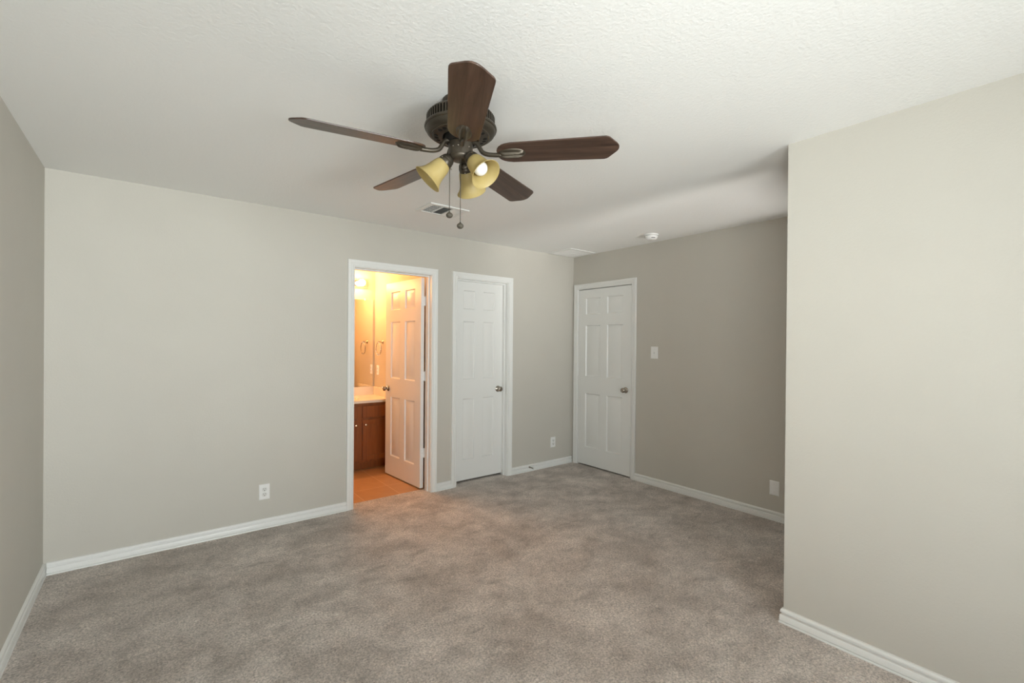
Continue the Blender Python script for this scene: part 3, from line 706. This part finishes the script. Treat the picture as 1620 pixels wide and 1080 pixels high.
obj('backsplash', BX(x0, BXR-0.02, BYB-0.02, BYB, 0.0275, 0.124), m_counter, ct, bevel=0.003)
obj('side_splash', BX(BXR-0.02, BXR, VY, BYB, 0.0275, 0.124), m_counter, ct, bevel=0.003)
fc = thing('faucet', 'chrome two-handle faucet on the vanity top behind the basin', 'faucet', (cx, 5.445, 0.7705))
bm = bmesh.new(); box(bm, -0.075, 0.075, -0.024, 0.024, 0.0, 0.016); obj('faucet_base', bm, m_chrome, fc, bevel=0.006)
bm = bmesh.new(); tube(bm, smooth_path([(0, 0, 0.01), (0, -0.005, 0.06), (0, -0.04, 0.085), (0, -0.10, 0.075), (0, -0.115, 0.058)], 6), 0.010, 14); obj('spout', bm, m_chrome, fc, smooth=True)
for s in (-1, 1):
    bm = bmesh.new(); lathe(bm, [(0, 0.012), (0.016, 0.012), (0.014, 0.03), (0.020, 0.036), (0.021, 0.052), (0.014, 0.058), (0, 0.059)], 24, Matrix.Translation((s*0.055, 0, 0))); obj('faucet_handle', bm, m_chrome, fc, smooth=True, auto=50)
mr = thing('wall_mirror', 'frameless mirror above the vanity reflecting the towel ring', 'mirror', (0, BYB, 0))
obj('mirror_glass', BX(VX0+0.02, 2.152, -0.006, 0.0, 0.872, 1.928), m_mirror, mr)
for x in (1.30, 2.050):
    bm = bmesh.new(); box(bm, x-0.010, x+0.010, -0.010, 0.0, 1.918, 1.940); obj('mirror_clip', bm, m_plate, mr, bevel=0.003)
vl = thing('vanity_light', 'chrome bar light with glowing round globes above the mirror', 'light fixture', (0, BYB, 0))
bm = bmesh.new()
prf = [(0, 2.066), (0.030, 2.070), (0.048, 2.085), (0.052, 2.118), (0.048, 2.150), (0.030, 2.166), (0, 2.170)]
va = [bm.verts.new((1.190, -d, z)) for d, z in prf]; vb = [bm.verts.new((2.052, -d, z)) for d, z in prf]
for k in range(len(prf)-1): bm.faces.new((va[k], va[k+1], vb[k+1], vb[k]))
bm.faces.new(va); bm.faces.new(vb); bm.faces.new((va[0], va[-1], vb[-1], vb[0]))
obj('light_bar', bm, m_chrome, vl, smooth=True, auto=35)
for k in range(6):  # farther globes are unseen, added to spread the bathroom light
    x = 1.975-k*0.142
    bm = bmesh.new(); lathe(bm, [(0, 0.048), (0.021, 0.048), (0.021, 0.062), (0.016, 0.066), (0, 0.066)], 20, axis_mtx((x, 0, 2.118), (0, -1, 0))); obj('lamp_socket', bm, m_chrome, vl, smooth=True, auto=40)
    bm = bmesh.new(); lathe(bm, [(0, 0.060), (0.014, 0.062)] + [(0.040*math.sin(t), 0.104-0.040*math.cos(t)) for t in [0.45+0.2*i for i in range(13)]] + [(0, 0.144)], 28, axis_mtx((x, 0, 2.118), (0, -1, 0))); obj('globe_bulb', bm, m_lit, vl, smooth=True)
tr = thing('towel_ring', 'brass toned towel ring on the bathroom wall beside the mirror', 'towel ring', (BXR, 5.275, 1.415))
bm = bmesh.new(); lathe(bm, [(0, 0), (0.024, 0), (0.024, 0.005), (0.014, 0.014), (0.008, 0.022), (0.0075, 0.046), (0.0095, 0.052), (0.0095, 0.060), (0, 0.062)], 24, axis_mtx((0, 0, 0), (-1, 0, 0))); obj('post', bm, m_nickel, tr, smooth=True, auto=50)
bm = bmesh.new(); torus(bm, 0.076, 0.0052, Matrix.Translation((-0.055, 0, -0.078)) @ Matrix.Rotation(PI/2, 4, 'Y')); obj('ring', bm, m_nickel, tr, smooth=True)
bo = dup(out, (BXR, 5.425, 1.073), -PI/2, 'outlet above the vanity top beside the mirror edge')
